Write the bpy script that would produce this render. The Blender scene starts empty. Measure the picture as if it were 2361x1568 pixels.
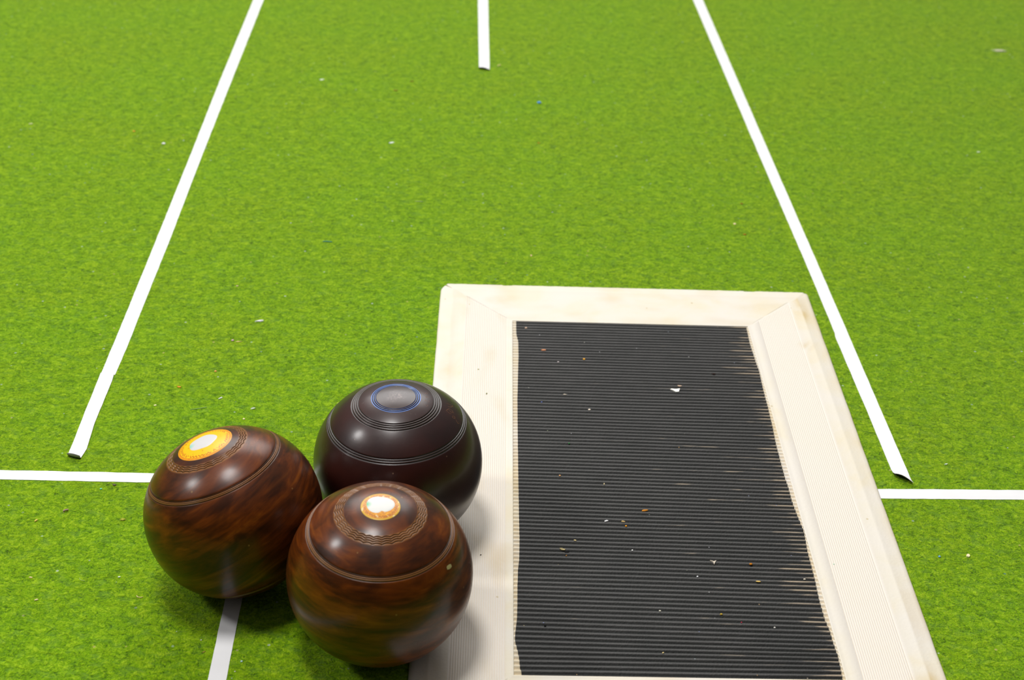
import bpy, bmesh, math, random
from mathutils import Matrix, Vector, noise
random.seed(7)
C = bpy.context.scene.collection
PI = math.pi

# ------------------------------------------------------------------ helpers
def link(o, parent=None):
    C.objects.link(o)
    if parent: o.parent = parent
    return o
def mesh_obj(name, verts, faces, mat, parent=None, smooth=True, attrs=None):
    me = bpy.data.meshes.new(name)
    me.from_pydata([tuple(v) for v in verts], [], faces)
    me.update()
    if smooth: me.polygons.foreach_set('use_smooth', [True]*len(me.polygons))
    for m in (mat if isinstance(mat, (list, tuple)) else [mat]): me.materials.append(m)
    for k, vals in (attrs or {}).items():
        if isinstance(vals[0], (tuple, list)):
            a = me.color_attributes.new(k, 'FLOAT_COLOR', 'POINT')
            a.data.foreach_set('color', [c for v in vals for c in (v[0], v[1], v[2], 1.0)])
        else:
            a = me.attributes.new(k, 'FLOAT', 'POINT'); a.data.foreach_set('value', vals)
    return link(bpy.data.objects.new(name, me), parent)
def empty(name, loc, rot=None, parent=None):
    o = bpy.data.objects.new(name, None); o.empty_display_size = .02
    if rot is not None: o.matrix_world = Matrix.Translation(Vector(loc)) @ rot.to_4x4()
    else: o.location = loc
    return link(o, parent)
def tag(o, label=None, cat=None, group=None, kind=None):
    if label: o['label'] = label
    if cat: o['category'] = cat
    if group: o['group'] = group
    if kind: o['kind'] = kind
    return o
def srgb(r, g, b):
    f = lambda c: c/12.92 if c <= .04045 else ((c+.055)/1.055)**2.4
    return (f(r/255), f(g/255), f(b/255), 1)
def clamp(x, a=0., b=1.): return max(a, min(b, x))
def sstep(a, b, x):
    t = clamp((x-a)/(b-a)); return t*t*(3-2*t)
def interp(tab, x):
    if x <= tab[0][0]: return tab[0][1]
    for (a, p), (b, q) in zip(tab, tab[1:]):
        if x <= b: return p+(q-p)*(x-a)/(b-a)
    return tab[-1][1]
def nz(x, y=0, z=0): return noise.noise(Vector((x, y, z)))

class NT:
    def __init__(s, name):
        s.m = bpy.data.materials.new(name); s.m.use_nodes = True
        s.t = s.m.node_tree; s.b = s.t.nodes['Principled BSDF']
    def n(s, typ, **kw):
        nd = s.t.nodes.new('ShaderNode'+typ)
        for k, v in kw.items():
            if k.startswith('_'): setattr(nd, k[1:], v)
            else:
                k2 = int(k[1:]) if k[0] == 'i' and k[1:].isdigit() else k.replace('__', ' ')
                s.set(nd, k2, v)
        return nd
    def set(s, nd, k, v):
        if isinstance(v, bpy.types.NodeSocket): s.t.links.new(v, nd.inputs[k])
        else: nd.inputs[k].default_value = v
    def p(s, **kw):
        for k, v in kw.items(): s.set(s.b, k.replace('_', ' '), v)
    def coord(s, sc=(1, 1, 1), src='Object', rot=(0, 0, 0)):
        tc = s.n('TexCoord'); mp = s.n('Mapping', Scale=sc, Rotation=rot)
        s.t.links.new(tc.outputs[src], mp.inputs['Vector']); return mp.outputs[0]
    def noise(s, vec, scale, detail=3, rough=.5, dist=0.):
        return s.n('TexNoise', Vector=vec, Scale=scale, Detail=detail, Roughness=rough, Distortion=dist).outputs[0]
    def ramp(s, fac, stops):
        nd = s.n('ValToRGB', Fac=fac); e = nd.color_ramp.elements
        while len(e) < len(stops): e.new(.5)
        for el, (p, c) in zip(e, stops):
            el.position = p; el.color = c if len(c) == 4 else (*c, 1)
        return nd.outputs[0]
    def mix(s, fac, a, b, mode='MIX'):
        nd = s.n('Mix', _data_type='RGBA', _blend_type=mode)
        s.set(nd, 0, fac); s.set(nd, 6, a); s.set(nd, 7, b); return nd.outputs[2]
    def math(s, op, a, b=0.5, c=None, cl=False):
        nd = s.n('Math', _operation=op, _use_clamp=cl); s.set(nd, 0, a); s.set(nd, 1, b)
        if c is not None: s.set(nd, 2, c)
        return nd.outputs[0]
    def rng(s, v, a, b, c=0., d=1.):
        nd = s.n('MapRange'); 
        for k, x in zip(range(5), (v, a, b, c, d)): s.set(nd, k, x)
        return nd.outputs[0]
    def attr(s, name, out='Fac'): 
        nd = s.n('Attribute', _attribute_name=name); return nd.outputs[out]
    def bump(s, h, dist, strength=1., normal=None):
        nd = s.n('Bump', Height=h, Distance=dist, Strength=strength)
        if normal is not None: s.set(nd, 'Normal', normal)
        return nd.outputs[0]

def flat_mat(name, col, rough=.6, spec=.3):
    m = NT(name); m.p(Base_Color=col, Roughness=rough)
    m.b.inputs['Specular IOR Level'].default_value = spec
    v = m.coord(); m.p(Normal=m.bump(m.noise(v, 900), .0002, .6))
    return m.m

# ------------------------------------------------------------------ camera
FPX = 3435.45
cd = bpy.data.cameras.new('camera'); cam = bpy.data.objects.new('camera', cd); C.objects.link(cam)
RM = Matrix(((0.9989469345, -0.02219411, -0.040155242), (-0.023486196, 0.504484333, -0.863101359), (0.039413457, 0.863135551, 0.503431823)))
cam.matrix_world = Matrix.Translation((0, 0, .684048)) @ RM.to_4x4()
cd.sensor_width = 36; cd.sensor_fit = 'HORIZONTAL'; cd.lens = FPX/2361*36; cd.clip_start = .01
cd.dof.use_dof = True; cd.dof.focus_distance = 1.10; cd.dof.aperture_fstop = 11
bpy.context.scene.camera = cam

# ------------------------------------------------------------------ materials
def carpet_mat():
    m = NT('green_carpet')
    v = m.coord()
    # felted fibres: noise warped and stretched along two directions
    v1 = m.coord((1, 1.35, 1), rot=(0, 0, .5)); v2 = m.coord((1.3, 1, 1), rot=(0, 0, -.35))
    a = m.noise(v1, 170, 4, .62, 1.1); b = m.noise(v2, 330, 3, .6, 1.4)
    c = m.noise(v, 75, 2, .5); d = m.noise(v, 7, 3, .6); e = m.noise(v, 900, 2, .6)
    f = m.math('ADD', m.math('MULTIPLY', a, .38), m.math('MULTIPLY', b, .34))
    f = m.math('ADD', f, m.math('MULTIPLY', c, .12)); f = m.math('ADD', f, m.math('MULTIPLY', e, .18))
    col = m.ramp(f, [(.38, GC[0]), (.46, GC[1]), (.53, GC[2]), (.61, GC[3])])
    hue = m.noise(v1, 95, 3, .6)
    col = m.mix(m.math('MULTIPLY', m.rng(hue, .52, .66), .38), col, srgb(96, 140, 52))
    col = m.mix(m.math('MULTIPLY', m.rng(hue, .46, .34), .30), col, srgb(132, 168, 0))
    col = m.mix(m.rng(d, .35, .7), col, m.mix(1., col, (1.10, .98, .9, 1), 'MULTIPLY'))
    # sparse bluish and pale fibres felted into the pile
    vo = m.n('TexVoronoi', Vector=v, Scale=95.)
    sp = m.math('LESS_THAN', vo.outputs['Distance'], .10)
    sep = m.n('SeparateColor', Color=vo.outputs['Color'])
    pick = m.math('GREATER_THAN', sep.outputs[0], .72)
    pale = m.ramp(sep.outputs[1], [(0, srgb(170, 205, 150)), (.4, srgb(205, 215, 200)), (.6, srgb(90, 140, 120)), (.8, srgb(190, 180, 110))])
    col = m.mix(m.math('MULTIPLY', m.math('MULTIPLY', sp, pick), .65), col, pale)
    m.p(Base_Color=col, Roughness=.95)
    m.b.inputs['Specular IOR Level'].default_value = .15
    m.p(Sheen_Weight=.28, Sheen_Roughness=.42, Sheen_Tint=srgb(225, 240, 150))
    h = m.math('ADD', m.math('MULTIPLY', a, .62), m.math('MULTIPLY', b, .38))
    m.p(Normal=m.bump(h, .0036, .9))
    return m.m
GC = [srgb(50, 82, 3), srgb(92, 138, 0), srgb(121, 166, 2), srgb(154, 192, 30)]

def tape_mat():
    m = NT('white_tape'); v = m.coord()
    n = m.noise(v, 60, 3); m.p(Base_Color=m.ramp(n, [(.3, srgb(240, 240, 241)), (.7, srgb(245, 245, 246))]), Roughness=.5)
    m.p(Normal=m.bump(m.noise(v, 40, 2), .0004, .5))
    return m.m

def cream_mat():
    m = NT('cream_rubber'); v = m.coord()
    n = m.noise(v, 14, 4, .6, .6); 
    col = m.ramp(n, [(.30, srgb(234, 223, 196)), (.50, srgb(234, 227, 211)), (.66, srgb(234, 228, 217))])
    col = m.mix(m.math('MULTIPLY', m.attr('pale'), .9), col, srgb(238, 231, 220))
    st = m.attr('stain')                                              # yellowed water mark
    stn = m.math('MULTIPLY', st, m.rng(m.noise(v, 22, 4, .6), .35, .6), cl=True)
    col = m.mix(m.math('MULTIPLY', stn, .75), col, srgb(212, 186, 126))
    vo = m.n('TexVoronoi', Vector=v, Scale=42.)
    sp = m.math('LESS_THAN', vo.outputs['Distance'], .05)
    sep = m.n('SeparateColor', Color=vo.outputs['Color'])
    pk = m.math('MULTIPLY', sp, m.math('GREATER_THAN', sep.outputs[0], .7))
    col = m.mix(m.math('MULTIPLY', pk, .55), col, srgb(190, 170, 110))
    gv = m.attr('groove')
    col = m.mix(m.math('MULTIPLY', gv, .16), col, srgb(190, 150, 76))   # groove dirt, its tan also painting in the warm shadow tint between ribs
    m.p(Base_Color=col, Roughness=.62)
    m.b.inputs['Specular IOR Level'].default_value = .3
    m.p(Normal=m.bump(m.noise(v, 500, 3), .0003, .5))
    return m.m

def tread_mat():
    m = NT('black_ribbed_rubber'); v = m.coord()
    vs = m.coord((1, 9, 1))
    cr = m.attr('crest'); ed = m.attr('edge')
    n = m.noise(vs, 30, 4, .6)
    base = m.mix(n, srgb(15, 19, 17), srgb(28, 31, 28))
    crest_grey = m.mix(m.noise(v, 18, 3), srgb(66, 66, 65), srgb(88, 86, 84))  # lighter grey mixed in towards the rib crests
    col = m.mix(m.math('MULTIPLY', cr, m.rng(m.noise(vs, 60, 3, .6), .25, .7, .55, 1.)), base, crest_grey)
    # crests worn through to the pale rubber
    w = m.math('MULTIPLY', m.math('POWER', cr, 9.), m.rng(m.math('ADD', m.noise(vs, 20, 3, .6), m.math('MULTIPLY', ed, .26)), .70, .80))
    col = m.mix(m.math('MULTIPLY', w, .6), col, srgb(190, 170, 142))
    vo = m.n('TexVoronoi', Vector=v, Scale=150.)
    sep = m.n('SeparateColor', Color=vo.outputs['Color'])
    pk = m.math('MULTIPLY', m.math('LESS_THAN', vo.outputs['Distance'], .075), m.math('GREATER_THAN', sep.outputs[0], .86))
    sc = m.ramp(sep.outputs[1], [(0, srgb(200, 200, 205)), (.45, srgb(170, 170, 160)), (.6, srgb(190, 150, 95)), (.8, srgb(160, 165, 130)), (.97, srgb(120, 130, 170))])
    col = m.mix(m.math('MULTIPLY', pk, .8), col, sc)
    m.p(Base_Color=col, Roughness=.6)
    m.b.inputs['Specular IOR Level'].default_value = .35
    m.p(Normal=m.bump(m.noise(v, 700, 3), .0004, .8))
    return m.m

def wood_mat(name, seed, tint=1.0, rot=(0, 0, 0)):
    m = NT(name)
    tc = m.n('TexCoord'); mp = m.n('Mapping', Location=(seed*.31, seed*.17, seed*.23), Rotation=rot)
    m.t.links.new(tc.outputs['Object'], mp.inputs[0]); v = mp.outputs[0]
    ms = m.n('Mapping', Scale=(1, 1, 5.5)); m.t.links.new(v, ms.inputs[0]); vs = ms.outputs[0]
    ms2 = m.n('Mapping', Scale=(1, 1, 2.2)); m.t.links.new(v, ms2.inputs[0]); vs2 = ms2.outputs[0]
    streak = m.noise(vs, 22, 4, .55, 1.1); patch = m.noise(vs2, 24, 3, .5, 1.); fine = m.noise(vs, 80, 3, .5, .6)
    f = m.math('ADD', m.math('MULTIPLY', streak, .78), m.math('MULTIPLY', fine, .22))
    col = m.ramp(f, [(.28, srgb(40, 17, 3)), (.43, srgb(70, 30, 3)), (.57, srgb(104, 48, 5)), (.74, srgb(140, 74, 10))])
    dark = m.rng(patch, .50, .68)
    col = m.mix(m.math('MULTIPLY', dark, .74), col, srgb(26, 12, 4))
    red = m.rng(m.noise(v, 19, 2, .5), .52, .7)
    col = m.mix(m.math('MULTIPLY', red, .25), col, srgb(92, 34, 6))
    band = m.attr('band'); gr = m.attr('groove')
    col = m.mix(m.math('MULTIPLY', band, .68), col, srgb(148, 98, 50))
    col = m.mix(m.math('MULTIPLY', gr, .85), col, srgb(30, 14, 8))
    cap = m.attr('cap')
    col = m.mix(m.math('MULTIPLY', cap, m.rng(patch, .3, .6, .35, .85)), col, srgb(56, 34, 24))
    vo = m.n('TexVoronoi', Vector=v, Scale=120.); sep = m.n('SeparateColor', Color=vo.outputs['Color'])
    pk = m.math('MULTIPLY', m.math('LESS_THAN', vo.outputs['Distance'], .09), m.math('GREATER_THAN', sep.outputs[0], .93))
    col = m.mix(m.math('MULTIPLY', pk, .6), col, srgb(150, 110, 60))
    m.p(Base_Color=col, Roughness=.42, Coat_Weight=.45, Coat_Roughness=m.rng(m.noise(v, 60, 4), .3, .7, .20, .29))
    m.b.inputs['Specular IOR Level'].default_value = .15
    m.p(Normal=m.bump(m.noise(v, 130, 4, .6), .00035, .35))
    return m.m

def dark_mat():
    m = NT('dark_composition'); v = m.coord()
    n = m.noise(v, 30, 3, .5)
    col = m.ramp(n, [(.35, srgb(36, 11, 8)), (.65, srgb(54, 18, 11))])
    gr = m.attr('groove'); blue = m.attr('blue'); band = m.attr('band')
    col = m.mix(m.math('MULTIPLY', band, .35), col, srgb(74, 60, 54))
    col = m.mix(m.math('MULTIPLY', blue, m.rng(m.noise(v, 70, 3), .3, .5, .55, 1.)), col, srgb(66, 130, 225))
    col = m.mix(m.math('MULTIPLY', gr, .9), col, srgb(14, 8, 8))
    sc = m.attr('scuff')
    s1 = m.math('MULTIPLY', sc, m.rng(m.noise(v, 300, 6, .75, .2), .48, .66), cl=True)
    col = m.mix(m.math('MULTIPLY', s1, .6), col, srgb(190, 170, 162))
    vo = m.n('TexVoronoi', Vector=v, Scale=110.); sep = m.n('SeparateColor', Color=vo.outputs['Color'])
    pk = m.math('MULTIPLY', m.math('LESS_THAN', vo.outputs['Distance'], .06), m.math('GREATER_THAN', sep.outputs[0], .9))
    col = m.mix(m.math('MULTIPLY', pk, .5), col, srgb(150, 120, 95))
    rg = m.rng(m.noise(v, 90, 4), .3, .7, .19, .28)
    m.p(Base_Color=col, Roughness=.42, Coat_Weight=.5, Coat_Roughness=rg)
    m.b.inputs['Specular IOR Level'].default_value = .35
    m.p(Normal=m.bump(m.noise(v, 160, 4, .6), .00025, .3))
    return m.m

def colattr_mat(name, rough=.35):
    m = NT(name); m.p(Base_Color=m.attr('Col', 'Color'), Roughness=rough)
    m.b.inputs['Specular IOR Level'].default_value = .5
    v = m.coord(); m.p(Normal=m.bump(m.noise(v, 250, 3), .0002, .5))
    return m.m

M_CARPET = carpet_mat(); M_TAPE = tape_mat(); M_CREAM = cream_mat(); M_TREAD = tread_mat()
M_GREY = flat_mat('tape_underside_grey', srgb(158, 152, 158), .55)

M_GREY2 = flat_mat('tape_underside_shade', srgb(92, 88, 82), .6)  # underside colour darkened to paint the shadowed gap below lifted tape ends
# ------------------------------------------------------------------ floor
fl = mesh_obj('floor', [(-3, -1.5, 0), (3, -1.5, 0), (3, 9, 0), (-3, 9, 0), (-3, -1.5, -.03), (3, -1.5, -.03), (3, 9, -.03), (-3, 9, -.03)],
              [(0, 1, 2, 3), (7, 6, 5, 4), (0, 4, 5, 1), (1, 5, 6, 2), (2, 6, 7, 3), (3, 7, 4, 0)], M_CARPET, smooth=False)
tag(fl, 'bright green felted carpet of the bowling rink', 'floor', kind='structure')

# ------------------------------------------------------------------ tapes
TT = .00035
def resample(tab, ts):
    return [Vector((interp([(t, p[0]) for t, p in tab], s), interp([(t, p[1]) for t, p in tab], s), 0)) for s in ts]
def tape(name, Lp, Rp, label, cat='tape', n=None, end_lift=0., curl=None, jag=.0003, z0=0., seed=0, skew=None, group=None):
    """Strip between two measured edge polylines; the last point is the free end nearest the camera."""
    def param(P):
        d = [0]
        for a, b in zip(P, P[1:]): d.append(d[-1]+math.hypot(b[0]-a[0], b[1]-a[1]))
        return [(x/d[-1], p) for x, p in zip(d, P)], d[-1]
    lt, ln = param(Lp); rt, _ = param(Rp)
    n = n or max(12, int(ln/.006))
    ts = [i/n for i in range(n+1)]
    Lq, Rq = resample(lt, ts), resample(rt, ts)
    K = 6; top = []
    d_end = [(1-t)*ln for t in ts]
    for i in range(n+1):
        w = (Rq[i]-Lq[i]); s = ts[i]*ln
        jl = jag*nz(s*90, seed, 1.3); jr = jag*nz(s*90, seed, 7.7)
        a = Lq[i]+w.normalized()*jl; b = Rq[i]+w.normalized()*jr
        row = []
        for k in range(K+1):
            u = k/K; p = a.lerp(b, u)
            z = TT+z0+.0001*nz(s*30, u*2, seed)+(end_lift*max(0, 1-d_end[i]/.012)**2 * (.6+.4*math.sin(u*PI+.5)) if end_lift else 0)
            row.append(Vector((p.x, p.y, z)))
        top.append(row)
    verts = []; faces = []; mi = []
    for r in top: verts += r
    nt = len(verts)
    for r in top: verts += [Vector((v.x, v.y, max(z0+.00001, v.z-TT))) for v in r]
    W = K+1
    for i in range(n):
        for k in range(K):
            q = i*W+k
            faces.append((q+1, q, q+W, q+W+1)); mi.append(0); faces.append((nt+q, nt+q+1, nt+q+W+1, nt+q+W)); mi.append(1)
        q = i*W; faces.append((q, nt+q, nt+q+W, q+W)); q = i*W+K; faces.append((q+W, nt+q+W, nt+q, q)); mi += [0, 0]
    for k in range(K):
        faces.append((k, k+1, nt+k+1, nt+k)); q = n*W+k; faces.append((q+1, q, nt+q, nt+q+1)); mi += [0, 1]
    o = mesh_obj(name, verts, faces, [M_TAPE, M_GREY2], smooth=False)
    o.data.polygons.foreach_set('material_index', mi)
    tag(o, label, cat, group)
    if curl:
        # the very end curls up and back, showing its grey adhesive side
        a, b = Lq[-1], Rq[-1]; w = (b-a); dirv = (Lq[-1]-Lq[-4]).normalized()
        R0 = curl; vs = []; fs = []; NA = 10
        for side in (0, 1):
            for j in range(NA+1):
                th = j/NA*math.radians(108)
                rr = R0-(0 if side else .0002)
                for k in range(K+1):
                    u = k/K; base = a.lerp(b, u)-dirv*.0006
                    hgt = .75+.35*math.sin(u*PI)
                    p = base+dirv*(math.sin(th)*rr*hgt)
                    vs.append(Vector((p.x, p.y, z0+.0002+(R0-math.cos(th)*rr)*hgt)))
        for side in (0, 1):
            o0 = side*(NA+1)*W
            for j in range(NA):
                for k in range(K):
                    q = o0+j*W+k; f = (q, q+1, q+W+1, q+W); fs.append(f if side else f[::-1])
        o1 = (NA+1)*W
        for k in range(K): q = NA*W+k; fs.append((q, q+1, q+1+o1, q+o1))
        for j in range(NA):
            for k in (0, K): q = j*W+k; fs.append((q, q+W, q+W+o1, q+o1))
        c = mesh_obj('curled_end', vs, fs, M_GREY, parent=o, smooth=False)
        c['label'] = 'grey adhesive side of the curled tape end'
    return o
tape('floor_tape', [(-.3010, 3.4), (-.3019, 2.1448), (-.3022, 1.8005), (-.3009, 1.5699), (-.3005, 1.3444), (-.3004, 1.2079), (-.3009, 1.0945)],
     [(-.2868, 3.4), (-.2872, 2.1462), (-.2877, 1.7946), (-.2879, 1.5708), (-.2870, 1.3518), (-.2877, 1.2085), (-.2876, 1.16), (-.2885, 1.0981)],
     'long straight white tape running away on the left side, above the step in it', seed=1)
tape('floor_tape', [(-.3012, 1.100), (-.3012, 1.0973), (-.3010, 1.0526), (-.3006, .9764)],
     [(-.2899, 1.1005), (-.2894, 1.0957), (-.2890, 1.09), (-.2897, 1.0193), (-.2878, .9851), (-.2896, .9728)],
     'short white tape piece on the left with a curled grey end', seed=2, curl=.0032, z0=.0004)
tape('floor_tape', [(.3535, 3.4), (.3548, 2.2117), (.3563, 1.6147), (.3576, 1.3219), (.3574, 1.2388), (.3571, 1.1973), (.3562, 1.1955), (.3567, 1.0678), (.3564, .9803), (.3563, .9671)],
     [(.3690, 3.4), (.3698, 2.2132), (.3696, 1.6156), (.3698, 1.2394), (.3693, 1.0608), (.3694, .9807), (.3689, .9574)],
     'long white tape running away right of the mat, its slanted end lifted', seed=3, end_lift=.0050, n=420)
tape('floor_tape', [(.0272, 3.4), (.0273, 2.1783), (.0276, 1.8802)], [(.0425, 3.4), (.0423, 2.1799), (.0416, 1.8765)],
     'white tape at the top middle, ending square in open carpet', seed=4, end_lift=.0034)
tape('floor_tape', [(-.155, .9355), (-.1533, .8085), (-.1534, .7268), (-.1535, .5)], [(-.1425, .9355), (-.1417, .8088), (-.1415, .7271), (-.1415, .5)],
     'white tape coming toward the viewer from under the left brown bowl', seed=5)
tape('floor_tape', [(-1.4, .9550), (-.3477, .9549), (-.2343, .9543), (.1, .9522), (.3429, .9511), (.3867, .9523), (.4550, .9531), (1.4, .957)],
     [(-1.4, .9424), (-.3443, .9424), (-.2321, .9422), (.1, .9398), (.3398, .9384), (.3831, .9392), (.4509, .9402), (1.4, .944)],
     'white tape crossing the picture sideways, behind the bowls and under the mat', seed=6, jag=.0005)

# ------------------------------------------------------------------ bowling mat
TLc = Vector((-.0117, 1.2763, 0)); TRc = Vector((.3460, 1.2752, 0))
LDir = Vector((.022, 1, 0)).normalized(); RDir = Vector((.0224, 1, 0)).normalized()
WM = (TRc-TLc).length; LM = .6105
def mp(u, v, z=0.):
    l = TLc-LDir*v; r = TRc-RDir*v
    p = l.lerp(r, u/WM); 
    p.y += .0012*math.sin(u/WM*PI)*0
    return Vector((p.x, p.y, z))
UL, UR, VT, VB = .0690, WM-.0688, .0732, LM-.066
ZT = .0030
def edge_cut(u, v):
    return 0
mat_root = tag(empty('bowling_mat', mp(WM/2, LM/2)), 'cream rubber bowls mat with a black ribbed centre, right of the bowls', 'mat')
INV = Matrix.Translation(-mat_root.location)
def addm(name, verts, faces, mat, **k):
    loc = mat_root.location
    return mesh_obj(name, [v-loc for v in verts], faces, mat, parent=mat_root, **k)

BASE = [(0, .0006), (.009, .0016), (.026, .0022), (.058, .0025), (.165, .0026), (.178, .0029), (.192, .00275), (.30, .0028), (.36, .0030), (.93, .0030), (.945, .0029), (.975, .0029), (.988, .0031), (1., .0031)]
def rail_profile(flip, ribs=(.0255, .0625), W=.069, pitch=.00165, depth=.00024):
    """(distance from the outer edge, height, groove mask) across a border rail."""
    bz = lambda d: interp(BASE, d/W)
    pts = [(f*W, z, 0) for f, z in BASE if f*W < ribs[0]-.0004 or f*W > ribs[1]+pitch*1.2]
    x = ribs[0]
    while x < ribs[1]:
        pts += [(x, bz(x), 0), (x+pitch*.42, bz(x), 0), (x+pitch*.56, bz(x)-depth, 1), (x+pitch*.82, bz(x)-depth, 1)]
        x += pitch
    pts.append((x, bz(x), 0))
    return sorted(pts)
def plain_profile(W):
    fs = sorted(set([f for f, z in BASE]+[.40, .44, .48, .52, .60, .64, .70, .76, .80, .86]))
    return [(f*W, interp(BASE, f)-(.00005 if f in (.44, .52, .64, .76, .86) else 0), 0) for f in fs]
CH = {'L': (.0075, .0130), 'R': (.0060, .0060)}
def build_border():
    V = []; F = []; G = []; S = []; PL = []
    def grid(rows, g, st):
        b = len(V); nc = len(rows[0])
        for r, gr in zip(rows, g):
            V.extend(r); G.extend(gr)
        for i in range(len(rows)-1):
            for j in range(nc-1):
                q = b+i*nc+j; F.append((q, q+1, q+nc+1, q+nc))
        for r in rows:
            for p in r: S.append(st(p))
    nostain = lambda p: 0.
    def stain_r(p):
        v = TRc.y-p.y; d = (TRc-RDir*v).x-p.x
        lo = .0075+.002*nz(v*14, 3)+.006*sstep(.10, .0, v)+.0025*sstep(.3, .55, v)
        t = math.exp(-((d-lo)/.0016)**2)*1.3+.45*sstep(lo, 0, d)
        t += 1.1*math.exp(-(((d-.016)/.012)**2+((v-.56)/.02)**2)**2)+.8*math.exp(-(((d-.018)/.006)**2+((v-.105)/.004)**2))
        return clamp(t, 0, 1.4)
    def stain_l(p):
        v = TLc.y-p.y; d = p.x-(TLc-LDir*v).x
        return .5*clamp(nz(d*60, v*18, 9)*1.5-.15)+.25*math.exp(-((d-.0125)/.0012)**2)
    NV = 90
    for side in 'LR':
        W = UL if side == 'L' else WM-UR
        prof = rail_profile(False, (.0255, .0622) if side == 'L' else (.0225, .0565), W)
        rows = []; gs = []
        ca, cb = CH[side]
        for i in range(NV+1):
            t = (0 if i == 0 else .004 if i == 1 else .996 if i == NV-1 else 1 if i == NV else (i-1)/(NV-2)); row = []; gr = []
            for d, z, g in prof:
                v0 = d*VT/W
                if d < ca: v0 = max(v0, cb*(1-d/ca))
                v1 = LM-d*(LM-VB)/W
                v = v0+(v1-v0)*t
                u = d if side == 'L' else WM-d
                u += (.0003*nz(v*40, 5 if side == 'L' else 8))*max(0, 1-d/.01)
                if g and i in (0, NV): z = interp(BASE, d/W); g = 0
                row.append(mp(u, v, z)); gr.append(float(g))
            if side == 'R': row = row[::-1]; gr = gr[::-1]
            rows.append(row); gs.append(gr)
        grid(rows, gs, stain_l if side == 'L' else stain_r)
        rb = (.0255, .0622) if side == 'L' else (.0225, .0565)
        ds = [1. if rb[0] <= q[0] <= rb[1]+.001 else 0. for q in prof]
        if side == 'R': ds = ds[::-1]
        PL.extend(ds*(NV+1))
    for side in 'TB':
        W = VT if side == 'T' else LM-VB
        prof = plain_profile(W); NU = 220; rows = []; gs = []
        for d, z, g in prof:
            uL = d*UL/W; uR = WM-d*(WM-UR)/W
            if side == 'T':
                for nm in 'LR':
                    ca, cb = CH[nm]
                    if d < cb:
                        c = ca*(1-d/cb)
                        if nm == 'L': uL = max(uL, c)
                        else: uR = min(uR, WM-c)
            row = []
            for i in range(NU+1):
                u = uL+(uR-uL)*i/NU
                nick = 0
                if side == 'T':
                    e = min(1, i/8, (NU-i)/8)
                    nick = (.0005*nz(u*120, 2)+.0005*nz(u*420, 6)+(.0011 if nz(u*55, 11) > .33 else 0))*max(0, 1-d/.006)*e
                v = d+nick if side == 'T' else LM-d
                row.append(mp(u, v, z))
            rows.append(row if side == 'T' else row); gs.append([0.]*(NU+1))
        if side == 'B': rows = rows[::-1]; gs = gs[::-1]
        PL.extend([0.]*(len(rows)*(NU+1)))
        grid(rows, gs, lambda p: .35*clamp(nz(p.x*30, p.y*60, 4)*1.6))
    # faces run clockwise from above in this layout: flip to face up, then drop a skirt to the carpet
    F2 = [f[::-1] for f in F]
    o = addm('border', V, F2, M_CREAM, attrs={'groove': G, 'stain': S, 'pale': PL})
    bm = bmesh.new(); bm.from_mesh(o.data)
    bmesh.ops.remove_doubles(bm, verts=bm.verts, dist=.00004)
    be = [e for e in bm.edges if e.is_boundary]
    r = bmesh.ops.extrude_edge_only(bm, edges=be)
    for v in r['geom']:
        if isinstance(v, bmesh.types.BMVert): v.co.z = .0004
    bmesh.ops.recalc_face_normals(bm, faces=bm.faces)
    if sum(f.normal.z*f.calc_area() for f in bm.faces) < 0: bmesh.ops.reverse_faces(bm, faces=bm.faces)
    for f in bm.faces: f.smooth = f.normal.z > .5
    bm.to_mesh(o.data); bm.free()
    return o
build_border()

PITCH = .0048; RIBD = .0013
def rib(v):                                  # 0 in the trough, 1 on the crest
    x = (v/PITCH) % 1.
    return sstep(.04, .30, x)*(1-sstep(.55, .86, x))
def kap(u, v): return (u-.07)*(.003+.019*sstep(.0, .28, v-VT))*(1-sstep(.50, .545, v))
def panel(name, z_off, ul, ur, mat, nu, v0, v1, per=9, attrs=True):
    n = int((v1-v0)/PITCH*per); V = []; F = []; CR = []; ED = []; 
    for i in range(n+1):
        v = v0+(v1-v0)*i/n
        a, b = ul(v), ur(v)
        for k in range(nu+1):
            u = a+(b-a)*k/nu
            vv = v+kap(u, v)
            w = .0005*nz(u*9, v*30, 2)
            h = rib(v+w)
            V.append(mp(u, min(vv, VB+.001), ZT-.0002-RIBD*(1-h)+z_off)); CR.append(h)
            ED.append(clamp(.35*sstep(.12, .24, u)+.65*sstep(.255, .287, u)+.25*nz(v*16, u*6, 3)))
        if i:
            q = (i-1)*(nu+1)
            for k in range(nu): F.append((q+k+1, q+k, q+k+nu+1, q+k+nu+2))
    return addm(name, V, F, mat, attrs={'crest': CR, 'edge': ED, 'groove': [1-c for c in CR], 'stain': [.5]*len(V)})
BL = [(.0739,.0723),(.0964,.0724),(.1105,.0741),(.135,.0742),(.1791,.0734),(.2071,.0729),(.26,.0729),(.321,.0731),(.3796,.0734),(.399,.0736),(.424,.0732),(.4349,.0723),(.4542,.0718),(.4715,.0717),(.4883,.0713),(.5029,.0701),(.5103,.0698),(.5197,.0715),(.5281,.0726),(.5331,.0729),(.5446,.0736)]
BR = [(.0721,.2875),(.1037,.2866),(.1357,.2875),(.1509,.2882),(.1785,.2873),(.2099,.2871),(.2399,.2864),(.2621,.2854),(.288,.2852),(.3106,.2852),(.325,.2858),(.3408,.2856),(.3609,.2869),(.3788,.2885),(.404,.287),(.4223,.2869),(.4362,.2867),(.4579,.2858),(.4788,.286),(.4901,.2873),(.5025,.2874),(.5171,.2881),(.5325,.2876),(.5436,.287)]
panel('ribbed_base', 0., lambda v: UL, lambda v: UR, M_CREAM, 8, VT, VB)
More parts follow.
